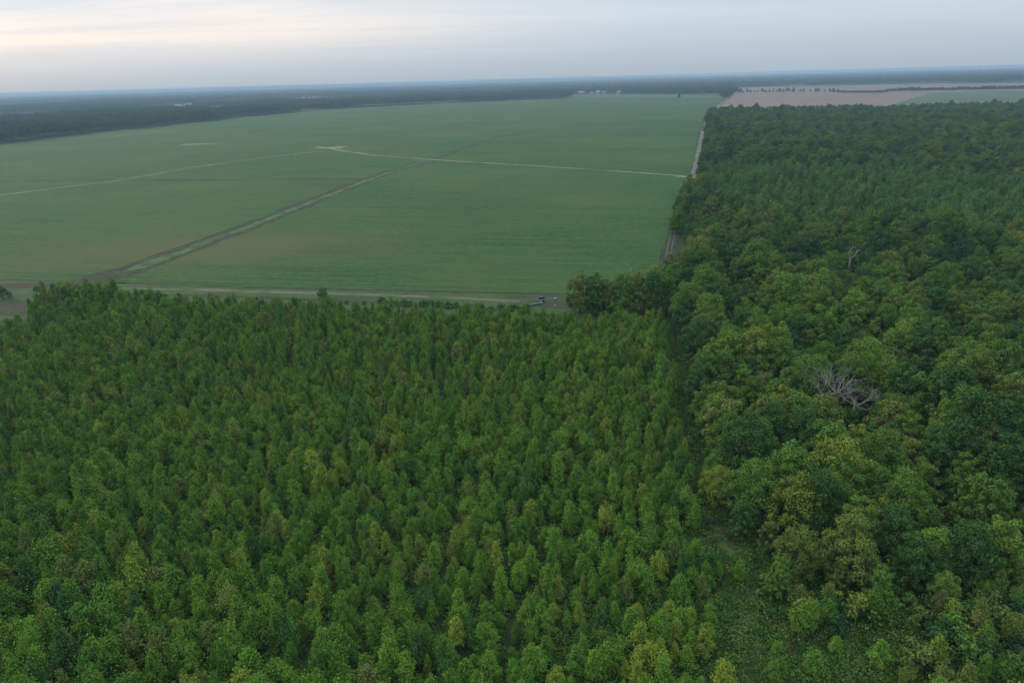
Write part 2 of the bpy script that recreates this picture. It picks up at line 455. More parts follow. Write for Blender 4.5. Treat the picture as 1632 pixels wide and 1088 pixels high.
# fields beyond the wood
M_PINK = rough_mat('stubble', (.120, .086, .070), (.16, .115, .094), 0.03, (.105, .09, .064), 0.006, bump=0)
M_PALEGREEN = rough_mat('far_pasture', (.034, .066, .028), (.048, .084, .037), 0.02)
stub = sheet('stubble_field', [g(*p) for p in [(1138, 182), (1146, 170), (1163, 156.5), (1163, 140), (1300, 137.5), (1450, 134), (1700, 132), (1800, 134), (1800, 190)]], M_PINK, 0.012)
stub['label'] = 'pale reddish bare field beyond the dark wood'
past = sheet('pasture', [g(*p) for p in [(1400, 175), (1450, 158), (1480, 148.5), (1632, 145.5), (1800, 142), (1800, 185)]], M_PALEGREEN, 0.03)
past['label'] = 'blue-green pasture beyond the dark wood'
sheet('pasture', [g(*p) for p in [(905, 154.2), (1152, 155.5), (1150, 149.5), (905, 151)]], M_PALEGREEN, 0.028)['label'] = 'pale green pasture in front of the farm buildings'

# ------------------------------------------------------------------ plant meshes
def leaves(P, Nrm, size, r, asp=0.6):
    """one rhombic leaf (cluster) per point, facing Nrm"""
    n = len(P)
    Nrm = Nrm / (np.linalg.norm(Nrm, axis=1)[:, None] + 1e-9)
    t = np.cross(Nrm, r.normal(size=(n, 3)))
    t /= np.linalg.norm(t, axis=1)[:, None] + 1e-9
    b = np.cross(Nrm, t)
    s = (size * r.uniform(.65, 1.3, n))[:, None]
    V = np.stack([P - t * s * .5, P + b * s * asp * .5 + Nrm * s * .12, P + t * s * .5, P - b * s * asp * .5 + Nrm * s * .12], 1).reshape(-1, 3)
    return V, np.arange(4 * n).reshape(n, 4), r.uniform(0, 1, n)
def tube(pts, rad, k=6):
    pts = np.asarray(pts, float)
    n = len(pts)
    T = np.gradient(pts, axis=0)
    T /= np.linalg.norm(T, axis=1)[:, None] + 1e-9
    ref = np.array([1., 0.3, 0.1])
    A = np.cross(T, ref); A /= np.linalg.norm(A, axis=1)[:, None] + 1e-9
    B = np.cross(T, A)
    a = np.linspace(0, 2 * math.pi, k, endpoint=False)
    V = (pts[:, None, :] + np.asarray(rad)[:, None, None] * (np.cos(a)[None, :, None] * A[:, None, :] + np.sin(a)[None, :, None] * B[:, None, :])).reshape(-1, 3)
    F = []
    for i in range(n - 1):
        for j in range(k):
            F.append((i * k + j, i * k + (j + 1) % k, (i + 1) * k + (j + 1) % k, (i + 1) * k + j))
    return V, np.array(F)
def cat(parts):
    Vs, Fs, o = [], [], 0
    for V, F in parts:
        Vs.append(V); Fs.append(F + o); o += len(V)
    return np.concatenate(Vs), np.concatenate(Fs)
def sapling(seed, H, Rm, shape, nl=3000, leaf=.20):
    """young tree: ascending branches on one leader, leaves thick along the shoots"""
    r = np.random.default_rng(seed)
    br, P, Nn = [], [], []
    nb = 64
    lean = r.normal(size=2) * .03
    for i in range(nb):
        t = (i + r.uniform(0, 1)) / nb
        t = .10 + .88 * t
        az = i * 2.4 + r.normal() * .4
        if shape == 'spire':
            rad = Rm * (1 - t) ** .98 * min(1, t / .16)
        elif shape == 'egg':
            rad = Rm * (math.sin(math.pi * min(1, (t * .94 + .06)) ** .58) ** 1.0)
        else:
            rad = Rm * math.sqrt(max(0.02, 1 - ((t - .55) / .5) ** 2))
        rad *= r.uniform(.65, 1.18) * (1 + .18 * math.sin(az * 2 + seed))
        rad = max(rad, .12)
        z0 = H * t * .92
        el = R(18 + 45 * t) + r.normal() * .12
        d = np.array([math.cos(az), math.sin(az), math.tan(el)])
        br.append((z0, d, rad))
    tot = sum(b[2] + .25 for b in br)
    for z0, d, rad in br:
        n = int(nl * (rad + .25) / tot)
        s = r.uniform(.12, 1, n) ** .65
        p = np.array([lean[0] * z0, lean[1] * z0, z0]) + d[None, :] * (rad * s)[:, None]
        p[:, 2] += .10 * rad * s ** 3
        sc = .09 + .13 * (1 - np.abs(s - .6))
        p += r.normal(size=(n, 3)) * sc[:, None]
        P.append(p)
        Nn.append(r.normal(size=(n, 3)) * .38 + np.array([d[0] * .65, d[1] * .65, .75]))
    for k in range(r.integers(1, 4)):                       # leading shoots
        n = 50
        hh = H * r.uniform(.86, 1.03)
        a, q = r.uniform(0, 6.28), (0 if k == 0 else r.uniform(.2, .5) * Rm * .6)
        z = r.uniform(hh - 1.1, hh, n)
        w = .04 + .20 * (hh - z) / 1.1
        P.append(np.stack([lean[0] * z + q * math.cos(a) + r.normal(size=n) * w, lean[1] * z + q * math.sin(a) + r.normal(size=n) * w, z], 1))
        q2 = P[-1][:, :2] - np.array([lean[0] * hh + q * math.cos(a), lean[1] * hh + q * math.sin(a)]); Nn.append(np.concatenate([q2 * 4, np.full((n, 1), .6)], 1) + r.normal(size=(n, 3)) * .35)
    P, Nn = np.concatenate(P), np.concatenate(Nn)
    P[:, 2] = np.maximum(P[:, 2], .12)
    crown = leaves(P, Nn, leaf, r)
    tr = [tube([(0, 0, -.1), (lean[0] * H * .5, lean[1] * H * .5, H * .5), (lean[0] * H * .95, lean[1] * H * .95, H * .95)], [.075, .05, .012], 6)]
    for z0, d, rad in br[::3]:
        b0 = np.array([lean[0] * z0, lean[1] * z0, z0])
        tr.append(tube([b0, b0 + d * rad * .5, b0 + d * rad * .95], [.022, .014, .005], 4))
    return crown, cat(tr)
def broadleaf(seed, H, Rm, nl=4200, leaf=.34, lobes=46, flat=.75, base=.35, fill=.5):
    """forest tree: trunk, limbs, and a crown of many leafy lobes over a dome"""
    r = np.random.default_rng(seed)
    C_, Rr = [], []
    for i in range(lobes):
        u = (i + .5) / lobes
        ph = math.acos(1 - 1.15 * u)                        # dome, a little below the equator too
        az = i * 2.39996 + r.normal() * .25
        k = 1 + .16 * math.sin(2 * az + seed) + .12 * math.sin(3 * az + seed * 2)
        q = Rm * k * math.sin(ph) * r.uniform(.72, 1.05)
        zc = H * base + (H * (1 - base) - .8) * (flat * math.cos(ph) + (1 - flat) * r.uniform(.2, 1)) * r.uniform(.86, 1.04)
        C_.append((q * math.cos(az), q * math.sin(az), zc)); Rr.append(r.uniform(.13, .30) * Rm)
    for i in range(5):                                      # leafy heart of the crown
        C_.append((Rm * r.normal() * .18, Rm * r.normal() * .18, H * (base + (1 - base) * r.uniform(.35, .72)))); Rr.append(Rm * .42)
    for i in range(int(lobes * fill)):                      # lower branches
        az, q = r.uniform(0, 6.28), Rm * math.sqrt(r.uniform(.2, .95))
        C_.append((q * math.cos(az), q * math.sin(az), H * r.uniform(max(.1, base * .55), base + .25))); Rr.append(r.uniform(.16, .28) * Rm)
    C_, Rr = np.array(C_), np.array(Rr)
    w = Rr ** 1.6; idx = r.choice(len(C_), nl, p=w / w.sum())
    d = r.normal(size=(nl, 3)); d[:, 2] += .35
    d /= np.linalg.norm(d, axis=1)[:, None]
    bump = 1 + .18 * np.sin(d[:, 0] * 5 + idx) * np.sin(d[:, 1] * 5 + idx * 2)
    P = C_[idx] + d * (Rr[idx] * r.uniform(.6, 1.08, nl) * bump)[:, None] * np.array([1, 1, .95])
    Nn = d * 1.1 + r.normal(size=(nl, 3)) * .32 + np.array([0, 0, .3])
    crown = leaves(P, Nn, leaf, r, .7)
    hb = H * base
    tr = [tube([(0, 0, -.2), (.05, 0, .4), (.1, .05, hb), (.1, .1, H * .75)], [.34, .24, .19, .06], 8)]
    for c in C_[::4]:
        b0 = np.array([.1, .05, min(hb * r.uniform(.7, 1.5), c[2] * .8)])
        m_ = (b0 + c) / 2 + np.array([0, 0, -.2])
        tr.append(tube([b0, m_, c], [.09, .055, .015], 5))
    return crown, cat(tr)
def crown_mesh(name, cr_, mat):
    return mesh_np(name, cr_[0], cr_[1], mat, cr_[2])
def whole_mesh(name, cr_, tr, mat):
    V, F = cat([(cr_[0], cr_[1]), tr])
    n1, n2 = len(cr_[1]), len(tr[1])
    return mesh_np(name, V, F, [mat, M_BARK], np.concatenate([cr_[2], np.full(n2, .5)]), midx=[0] * n1 + [1] * n2)
def proto(me):
    return bpy.data.objects.new('source_' + me.name, me)     # unlinked: only a source for the uncounted mass

def instance_mass(name, protos, P, rz, sc, label, cat_):
    """ONE object of kind 'stuff': plants beyond the counted ones"""
    P = np.asarray(P, np.float32)
    me = bpy.data.meshes.new(name)
    me.vertices.add(len(P)); me.vertices.foreach_set('co', P.ravel())
    r = np.random.default_rng(len(P))
    for an, ty, dat in (('rz', 'FLOAT', rz), ('vi', 'INT', r.integers(0, len(protos), len(P)))):
        a = me.attributes.new(an, ty, 'POINT'); a.data.foreach_set('value', np.asarray(dat, np.int32 if ty == 'INT' else np.float32))
    sc = np.asarray(sc, np.float32)
    if sc.ndim == 1:
        sc = np.repeat(sc[:, None], 3, 1)
    a = me.attributes.new('sc', 'FLOAT_VECTOR', 'POINT'); a.data.foreach_set('vector', sc.ravel())
    o = add(name, me)
    ng = bpy.data.node_groups.new(name, 'GeometryNodeTree')
    ng.interface.new_socket('Geometry', in_out='INPUT', socket_type='NodeSocketGeometry')
    ng.interface.new_socket('Geometry', in_out='OUTPUT', socket_type='NodeSocketGeometry')
    N, L = ng.nodes.new, ng.links.new
    gi, go = N('NodeGroupInput'), N('NodeGroupOutput')
    iop, ji = N('GeometryNodeInstanceOnPoints'), N('GeometryNodeJoinGeometry')
    for p in protos:
        oi = N('GeometryNodeObjectInfo'); oi.inputs['Object'].default_value = p; oi.inputs['As Instance'].default_value = True
        L(oi.outputs['Geometry'], ji.inputs[0])
    def na(nm, ty):
        n = N('GeometryNodeInputNamedAttribute'); n.data_type = ty; n.inputs[0].default_value = nm
        return n.outputs[0]
    cb = N('ShaderNodeCombineXYZ')
    L(na('rz', 'FLOAT'), cb.inputs[2])
    L(gi.outputs[0], iop.inputs['Points']); L(ji.outputs[0], iop.inputs['Instance'])
    iop.inputs['Pick Instance'].default_value = True
    L(na('vi', 'INT'), iop.inputs['Instance Index'])
    e2r = N('FunctionNodeEulerToRotation'); L(cb.outputs[0], e2r.inputs[0]); L(e2r.outputs[0], iop.inputs['Rotation'])
    L(na('sc', 'FLOAT_VECTOR'), iop.inputs['Scale'])
    L(iop.outputs[0], go.inputs[0])
    md = o.modifiers.new('plants', 'NODES'); md.node_group = ng
    return setp(o, label, cat_, None, 'stuff')

# ---- young trees
SAP = []
for i, (h, rm, sh) in enumerate(((4.9, 1.08, 'egg'), (4.7, 1.42, 'spire'), (5.4, 1.25, 'spire'), (5.2, 1.05, 'egg'), (3.7, 1.10, 'round'), (4.9, 1.35, 'spire'), (5.2, 1.16, 'egg'), (4.7, 1.0, 'egg'), (4.3, 1.22, 'egg'), (5.7, 1.12, 'spire'))):
    SAP.append((sapling(100 + i, h, rm, sh), h, rm, sh))
SAP_CROWN = [crown_mesh('young_tree_crown', s[0][0], M_SAP) for s in SAP]
SAP_TRUNK = [mesh_np('young_tree_trunk', s[0][1][0], s[0][1][1], M_BARK, smooth=True) for s in SAP]
SAP_PROTO = [proto(whole_mesh('young_tree', s[0][0], s[0][1], M_SAP)) for s in SAP]
STAND_PROTO = [proto(whole_mesh('stand_tree', s[0][0], s[0][1], M_STAND)) for s in SAP]
SHAPEWORD = {'egg': 'egg-shaped', 'round': 'bushy round', 'spire': 'narrow pointed'}
# ---- forest trees
FOR = []
for i, (h, rm, lb, bs) in enumerate(((14, 3.6, 46, .24), (12.5, 3.0, 38, .22), (15, 4.2, 56, .28), (13, 2.6, 34, .20), (14.5, 4.6, 60, .30), (11.5, 3.4, 40, .22), (13.5, 3.9, 50, .26), (12, 2.3, 30, .18))):
    FOR.append((broadleaf(200 + i, h, rm, lobes=lb, base=bs, nl=int(4200 + 1200 * rm)), h, rm))
FOR_CROWN = [crown_mesh('forest_tree_crown', s[0][0], M_FOR) for s in FOR]
FOR_TRUNK = [mesh_np('forest_tree_trunk', s[0][1][0], s[0][1][1], M_BARK, smooth=True) for s in FOR]
FOR_PROTO = [proto(whole_mesh('forest_tree', s[0][0], s[0][1], M_FOR)) for s in FOR]

EDGE = []
for i, (h, rm) in enumerate(((12.0, 3.3), (11.0, 2.8), (12.5, 3.8), (10.5, 3.0))):
    c_, t_ = broadleaf(240 + i, h, rm, lobes=46, base=.16, fill=1.3, nl=8500)
    EDGE.append((crown_mesh('edge_tree_crown', c_, M_FOR), mesh_np('edge_tree_trunk', *t_, M_BARK, smooth=True), h))
def tree(name, crown, trunk, loc, rz, sc, label, cat_, group, mat=None):
    e = add(name, None, None, loc, rz, sc if isinstance(sc, tuple) else (sc,) * 3)
    setp(e, label, cat_, group)
    add('trunk', trunk, e)
    c = add('crown', crown, e)
    if mat:
        c.material_slots[0].link = 'OBJECT'
        c.material_slots[0].material = mat
    return e

# ------------------------------------------------------------------ the young plantation
def jgrid(x0, x1, y0, y1, s, jit, ang, r):
    n = int(max(x1 - x0, y1 - y0) / s * 1.5)
    i, j = np.meshgrid(np.arange(-n, n), np.arange(-n, n))
    i, j = i.ravel() + r.uniform(-jit, jit, i.size), j.ravel() + r.uniform(-jit, jit, j.size)
    x, y = i * s, j * s
    X = (x * math.cos(ang) - y * math.sin(ang)) + (x0 + x1) / 2
    Y = (x * math.sin(ang) + y * math.cos(ang)) + (y0 + y1) / 2
    k = (X > x0) & (X < x1) & (Y > y0) & (Y < y1)
    return X[k], Y[k]
# outline at half crown height, from the photograph
plant_px = [(-260, 540), (0, 520), (48, 512), (50, 478), (130, 466), (190, 474), (350, 481), (520, 487), (700, 494), (830, 501), (905, 506), (1050, 512), (1068, 560), (1081, 640), (1096, 730), (1113, 830), (1136, 890), (1125, 930), (1040, 965), (960, 1000), (880, 1040), (850, 1100), (850, 1400), (-900, 1400), (-900, 540)]
plant_w = [g(x, y, 2.5) for x, y in plant_px]
X, Y = jgrid(-230, 60, 20, 240, 2.12, .47, R(16), rng)
k = inside(X, Y, plant_w)
X, Y = X[k], Y[k]
k = rng.uniform(size=len(X)) > .03 + .08 * np.clip(noise2(X, Y, 9), 0, 1)
X, Y = X[k], Y[k]
scl = rng.uniform(.55, 1.22, len(X)) * (1 + .18 * noise2(X, Y, 22))
mound = np.array(g(125, 478, 3))
scl *= 1 + .40 * np.exp(-(((X - mound[0]) / 16) ** 2 + ((Y - mound[1]) / 7) ** 2))
cmid = np.array(g(1000, 1010, 2))
scl *= 1 - .34 * np.exp(-(((X - cmid[0]) / 13) ** 2 + ((Y - cmid[1]) / 6) ** 2))
sx, sy, sd = proj(np.stack([X, Y, np.full(len(X), 3.0)], 1))
vis = (sx > -120) & (sx < 1752) & (sy < 1240)
X, Y, scl, sx, sy, sd = (a[vis] for a in (X, Y, scl, sx, sy, sd))
order = np.argsort(sd / scl)
inframe = (sx[order] > 6) & (sx[order] < 1626) & (sy[order] < 1085)
near = order[inframe][:285]
isn = np.zeros(len(X), bool); isn[near] = True
names_c = ['fresh green', 'mid green', 'dark green', 'yellow-green', 'dull olive', 'brown-tinged']
def along(px, z=0):
    P = [np.array(g(*p, z)) for p in px]
    return np.array([a + (b - a) * t for a, b in zip(P[:-1], P[1:]) for t in np.linspace(0, 1, 20)])
gapw = along([(1215, 1088), (1195, 1000), (1175, 900), (1146, 830), (1128, 760), (1105, 640), (1090, 560), (1080, 500)])
clrw = along([(1140, 890), (1125, 930), (1040, 965), (960, 1000), (880, 1040), (850, 1100)], 2.5)
for i in near:
    v = int(rng.integers(0, len(SAP)))
    c = names_c[int(rng.choice(6, p=[.42, .32, .10, .10, .05, .01]))]
    sz = 'tall ' if scl[i] * SAP[v][1] > 5.2 else ('short ' if scl[i] * SAP[v][1] < 4.0 else '')
    gd = np.min(np.hypot(X[i] - gapw[:, 0], Y[i] - gapw[:, 1]))
    cd = np.min(np.hypot(X[i] - clrw[:, 0], Y[i] - clrw[:, 1]))
    where = 'beside the weedy clearing' if cd < 4.5 else ('along the dark gap' if gd < 6 else 'deep in the dense near plantation')
    lab = f'{sz}{c} young tree with {SHAPEWORD[SAP[v][3]]} crown {where}'
    grp = f'{sz}{c} {SHAPEWORD[SAP[v][3]]} young trees {where}'
    e = tree('young_tree', SAP_CROWN[v], SAP_TRUNK[v], (X[i], Y[i], 0), rng.uniform(0, 6.28), (float(scl[i] * rng.uniform(.85, 1.2)), float(scl[i] * rng.uniform(.85, 1.2)), float(scl[i])), lab, 'young tree', grp, CLS[c])
    e.rotation_euler.x, e.rotation_euler.y = rng.normal(size=2) * .045
fx = ~isn
n = int(fx.sum())
instance_mass('plantation', SAP_PROTO, np.stack([X[fx], Y[fx], np.zeros(n)], 1), rng.uniform(0, 6.28, n), np.stack([scl[fx] * rng.uniform(.85, 1.2, n), scl[fx] * rng.uniform(.85, 1.2, n), scl[fx]], 1), 'mass of small young trees filling the plantation as far as the field verge', 'plantation')
SAPXY = np.stack([X, Y], 1)

# ------------------------------------------------------------------ the mature wood on the right
gapline = [(1215, 1088), (1195, 1000), (1175, 900), (1146, 830), (1128, 760), (1105, 640), (1090, 560), (1080, 500)]
right_w = [g(x + (9 if y > 850 else 3), y + (0 if y > 850 else 12), 0) for x, y in gapline]
roadw = [g(*p) for p in road_px]
rn = np.array([math.cos(R(-16.3)), math.sin(R(-16.3))])
right_w += [(p[0] + rn[0] * 5.0, p[1] + rn[1] * 5.0) for p in (roadw[1], roadw[4], roadw[5])]
far_w = [(300, 1060), (330, 1085), (469, 1080), (600, 1045), (735, 1005), (980, 930)]
right_w += far_w + [(980, 300), (200, 20), (60, 20)]
X, Y = jgrid(20, 980, 40, 1100, 4.0, .47, R(30), rng)
k = inside(X, Y, right_w)
X, Y = X[k], Y[k]
# zones seen from the photograph: a lighter, lower stand half-way, brushy young growth in the front corner
stand_w = [g(x, y, 7) for x, y in [(1118, 262), (1300, 264), (1460, 268), (1700, 290), (1800, 330), (1800, 395), (1632, 372), (1540, 360), (1400, 356), (1250, 352), (1160, 330), (1130, 300)]]
brush_w = [g(x, y, 2) for x, y in [(1225, 1088), (1215, 1000), (1240, 940), (1330, 950), (1480, 965), (1560, 930), (1632, 900), (1800, 890), (1800, 1300), (1225, 1300)]]
in_st, in_br = inside(X, Y, stand_w), inside(X, Y, brush_w)
deadc = np.array(g(1315, 640, 6))
in_dead = ((X - deadc[0]) / 7.5) ** 2 + ((Y - deadc[1] ) / 6.5) ** 2 < 1
k = ~(in_st | in_br | in_dead)
X, Y = X[k], Y[k]
k = rng.uniform(size=len(X)) > .05 + .14 * (noise2(X + 50, Y, 14) > .3)
X, Y = X[k], Y[k]
scl = rng.uniform(.50, .98, len(X)) * (1 + .28 * noise2(X, Y, 26))
dist = np.hypot(X, Y)
scl *= np.where(rng.uniform(size=len(X)) < .07, 1.28, 1.0)
scl *= np.where(dist < 95, .62 + .38 * np.clip((dist - 55) / 40, 0, 1), 1)
sx, sy, sd = proj(np.stack([X, Y, np.full(len(X), 9.0)], 1))
vis = (sx > -100) & (sx < 1790) & (sy < 1260)
X, Y, scl, sx, sy, sd = (a[vis] for a in (X, Y, scl, sx, sy, sd))
order = np.argsort(sd / scl)
inframe = (sx[order] > 0) & (sx[order] < 1630) & (sy[order] < 1075)
near = order[inframe][:270]
isn = np.zeros(len(X), bool); isn[near] = True
brush_big = [g(x, y, 2) for x, y in [(1215, 1000), (1225, 850), (1400, 840), (1632, 800), (1800, 800), (1800, 1300), (1225, 1300)]]
FSH = ['broad lobed', 'compact', 'broad lobed', 'slender', 'broad lobed', 'compact', 'broad lobed', 'slender']
for i in near:
    v = int(rng.integers(0, len(FOR)))
    c = names_c[int(rng.choice(6, p=[.20, .36, .26, .05, .11, .02]))]
    hh = scl[i] * FOR[v][1]
    sz = 'tall ' if hh > 11.2 else ('low ' if hh < 8.2 else '')
    gd = np.min(np.hypot(X[i] - gapw[:, 0], Y[i] - gapw[:, 1]))
    dd = math.hypot(X[i] - deadc[0], Y[i] - deadc[1])
    bd = inside(np.array([X[i]]), np.array([Y[i]]), brush_big)[0]
    where = 'around the bleached dead trees' if dd < 14 else ('at the wood edge along the dark gap' if gd < 9 else ('behind the scrub of the weedy clearing' if bd else 'deep inside the tall wood'))
    lab = f'{sz}{c} {FSH[v]} forest tree {where}'
    grp = f'{sz}{c} {FSH[v]} forest trees {where}'
    tree('forest_tree', FOR_CROWN[v], FOR_TRUNK[v], (X[i], Y[i], 0), rng.uniform(0, 6.28), float(scl[i]), lab, 'tree', grp, CLSF[c])
fx = ~isn
n = int(fx.sum())
instance_mass('forest', FOR_PROTO, np.stack([X[fx], Y[fx], np.zeros(n)], 1), rng.uniform(0, 6.28, n), scl[fx], 'dense dark mature wood stretching away beside the gravel road', 'forest')
FORXY = np.stack([X, Y], 1)
# lower stand
x0, x1, y0, y1 = min(p[0] for p in stand_w), max(p[0] for p in stand_w), min(p[1] for p in stand_w), max(p[1] for p in stand_w)
X, Y = jgrid(x0, x1, y0, y1, 3.9, .42, R(20), rng)
k = inside(X, Y, stand_w) & inside(X, Y, right_w)
X, Y = X[k], Y[k]
n = len(X)
instance_mass('planted_stand', STAND_PROTO, np.stack([X, Y, np.zeros(n)], 1), rng.uniform(0, 6.28, n), rng.uniform(1.35, 2.3, n), 'paler stand of slim half-grown trees inside the dark wood', 'planted stand')
# brushy growth in the front corner: small trees with gaps
X, Y = jgrid(20, 120, 40, 110, 2.6, .45, R(10), rng)
clear_w = [g(x, y, 0) for x, y in [(1160, 1200), (1165, 985), (1185, 930), (1225, 960), (1260, 1000), (1300, 1010), (1480, 1015), (1500, 1045), (1420, 1100), (1400, 1300)]]
k = inside(X, Y, brush_w) & inside(X, Y, right_w) & (rng.uniform(size=len(X)) > .12)
k &= ~(inside(X, Y, clear_w) & (rng.uniform(size=len(X)) > .10))
lane = np.array([np.array(g(*a)) + (np.array(g(*b)) - np.array(g(*a))) * t for a, b in zip([(1215, 1110), (1205, 1040), (1196, 980), (1182, 945), (1165, 890)], [(1205, 1040), (1196, 980), (1182, 945), (1165, 890), (1150, 840)]) for t in np.linspace(0, 1, 12)])
def off_lane(X, Y, w):
    return np.min(np.hypot(X[:, None] - lane[None, :, 0], Y[:, None] - lane[None, :, 1]), 1) > w
k &= off_lane(X, Y, 2.6)
X, Y = X[k], Y[k]
brushcol = ['dull olive', 'yellow-green', 'mid green', 'brown-tinged', 'fresh green']
for x, y in zip(X, Y):
    px, py, pd = proj([(x, y, 2.0)])
    if not (-60 < px[0] < 1690 and py[0] < 1150):
        continue
    v = int(rng.integers(0, len(SAP)))
    c = brushcol[int(rng.choice(5, p=[.38, .18, .24, .08, .12]))]
    s = rng.uniform(.55, 1.05)
    tree('scrub_tree', SAP_CROWN[v], SAP_TRUNK[v], (x, y, 0), rng.uniform(0, 6.28), (s, s, s * rng.uniform(.85, 1.15)), f'{c} scrubby small tree, {SHAPEWORD[SAP[v][3]]}, at the weedy clearing below the tall wood', 'scrub tree', 'scrubby trees by the clearing, ' + c + ' ' + SHAPEWORD[SAP[v][3]], CLS[c])
# a few small trees scattered in the clearing and on the path
CLW = [g(x, y, 1.2) for x, y in [(850, 1100), (880, 1040), (960, 1000), (1040, 965), (1125, 930), (1150, 895), (1172, 930), (1170, 985), (1150, 1040), (1165, 1200), (850, 1200)]]
X, Y = jgrid(-20, 40, 38, 90, 1.9, .48, R(7), rng)
k = inside(X, Y, CLW) & off_lane(X, Y, 2.2) & (rng.uniform(size=len(X)) < .62 - .3 * (noise2(X, Y, 6) > .1))
spots = list(zip(X[k], Y[k])) + [g(*p) for p in [(1178, 925), (1295, 1075), (1400, 1062), (1265, 935), (1240, 1045), (1275, 1010), (1330, 1040), (1290, 965), (1235, 1085)]]
for x, y in spots:
    px, py, pd = proj([(x, y, 1.0)])
    if py[0] > 1130:
        continue
    v = int(rng.integers(0, len(SAP)))
    c = ['fresh green', 'yellow-green', 'mid green'][int(rng.choice(3, p=[.5, .25, .25]))]
    s_ = rng.uniform(.40, .90)
    tree('clearing_tree', SAP_CROWN[v], SAP_TRUNK[v], (x, y, 0), rng.uniform(0, 6.28), (s_ * 1.25, s_ * 1.25, s_), f'small {c} {SHAPEWORD[SAP[v][3]]} tree among the weeds of the clearing', 'small tree', f'small {c} {SHAPEWORD[SAP[v][3]]} trees in the weedy clearing', CLS[c])

# ------------------------------------------------------------------ weeds and undergrowth
def tuft(seed, n=70, w=.55, h=.7, leaf=.26):
    r = np.random.default_rng(seed)
    a, q = r.uniform(0, 6.28, n), w * np.sqrt(r.uniform(0, 1, n))
    P = np.stack([q * np.cos(a), q * np.sin(a), .05 + h * r.uniform(.1, 1, n) * (1 - .6 * q / w)], 1)
    return leaves(P, r.normal(size=(n, 3)) * .7 + np.array([0, 0, .7]), leaf, r, .45)
TUFT = [proto(crown_mesh('weed_tuft', tuft(300 + i, n=100, w=.6 + .1 * i, h=.6 + .3 * (i % 3), leaf=.24), M_WEED)) for i in range(5)]
X, Y = jgrid(-200, 130, 40, 235, .9, .5, R(5), rng)
sx, sy, sd = proj(np.stack([X, Y, np.zeros(len(X))], 1))
k = (sx > -60) & (sx < 1700) & (sy < 1130) & (sy > 450)
X, Y, sx, sy = X[k], Y[k], sx[k], sy[k]
on_field = inside(X, Y, [g(*p) for p in fpx])
open_w = [g(*p) for p in [(800, 1300), (850, 1060), (960, 985), (1120, 915), (1140, 880), (1225, 880), (1290, 950), (1560, 960), (1640, 1300)]]
opn = inside(X, Y, open_w)
gz = np.array([g(*p) for p in gapline])
pathd = np.min(np.hypot(X[:, None] - gz[None, :, 0], Y[:, None] - gz[None, :, 1]), 1)
verge_k = inside(X, Y, [g(*p) for p in [(-200, 462), (150, 466), (430, 472), (720, 482), (840, 492), (840, 515), (-200, 530)]])
keep = np.where(opn, .92, np.where(verge_k, .06, np.where(pathd < 6, .7, .55)))
trk = [g(*p) for p in [(1213, 1090), (1205, 1040), (1196, 980), (1182, 945)]]
tk = np.zeros(len(X), bool)
for a, b in zip(trk[:-1], trk[1:]):
    a, b = np.array(a), np.array(b)
    t = np.clip(((X - a[0]) * (b - a)[0] + (Y - a[1]) * (b - a)[1]) / ((b - a) @ (b - a)), 0, 1)
    tk |= np.hypot(X - a[0] - t * (b - a)[0], Y - a[1] - t * (b - a)[1]) < 1.3
keep = np.where(tk, .42, keep)
k = (rng.uniform(size=len(X)) < keep) & ~on_field & (sy > np.interp(sx, [-60, 0, 50, 190, 520, 830, 1050], [520, 515, 500, 478, 490, 502, 512]))
for c_px, rr in (((880, 484), 14), ((5, 493), 15)):
    c0 = g(*c_px)
    k &= ~((((X - c0[0]) / rr) ** 2 + ((Y - c0[1]) / (rr * .5)) ** 2 < 1))
X, Y = X[k], Y[k]
n = len(X)
instance_mass('weeds', TUFT, np.stack([X, Y, np.zeros(n)], 1), rng.uniform(0, 6.28, n), rng.uniform(.7, 1.6, n), 'tall weeds and grass covering the clearing and the ground between the trees', 'weeds')
ribbon('grass_lane', [(1226, 1130), (1206, 1040), (1196, 985), (1180, 940), (1163, 880), (1150, 840)], 3.4, rough_mat('lane_grass', (.034, .070, .016), (.060, .098, .028), 1.2, (.040, .062, .022), 0.3, bump=.2), 0.02, 'pale grassy lane between the plantation and the tall wood', seed=77, wob=.3, step=1.5)

UND = [proto(whole_mesh('undergrowth', *broadleaf(430 + i, 3.4, 1.7, nl=900, leaf=.34, lobes=18, base=.2), M_FOR)) for i in range(4)]
X, Y = jgrid(20, 260, 40, 330, 3.0, .48, R(22), rng)
k = inside(X, Y, right_w) & ~inside(X, Y, clear_w) & off_lane(X, Y, 3.2)
X, Y = X[k], Y[k]
sx, sy, sd = proj(np.stack([X, Y, np.zeros(len(X))], 1))
k = (sx < 1760) & (sy < 1200)
X, Y = X[k], Y[k]
n = len(X)
instance_mass('undergrowth', UND, np.stack([X, Y, np.zeros(n)], 1), rng.uniform(0, 6.28, n), rng.uniform(.6, 1.4, n), 'tangled dark undergrowth filling the gaps under the tall wood', 'undergrowth')

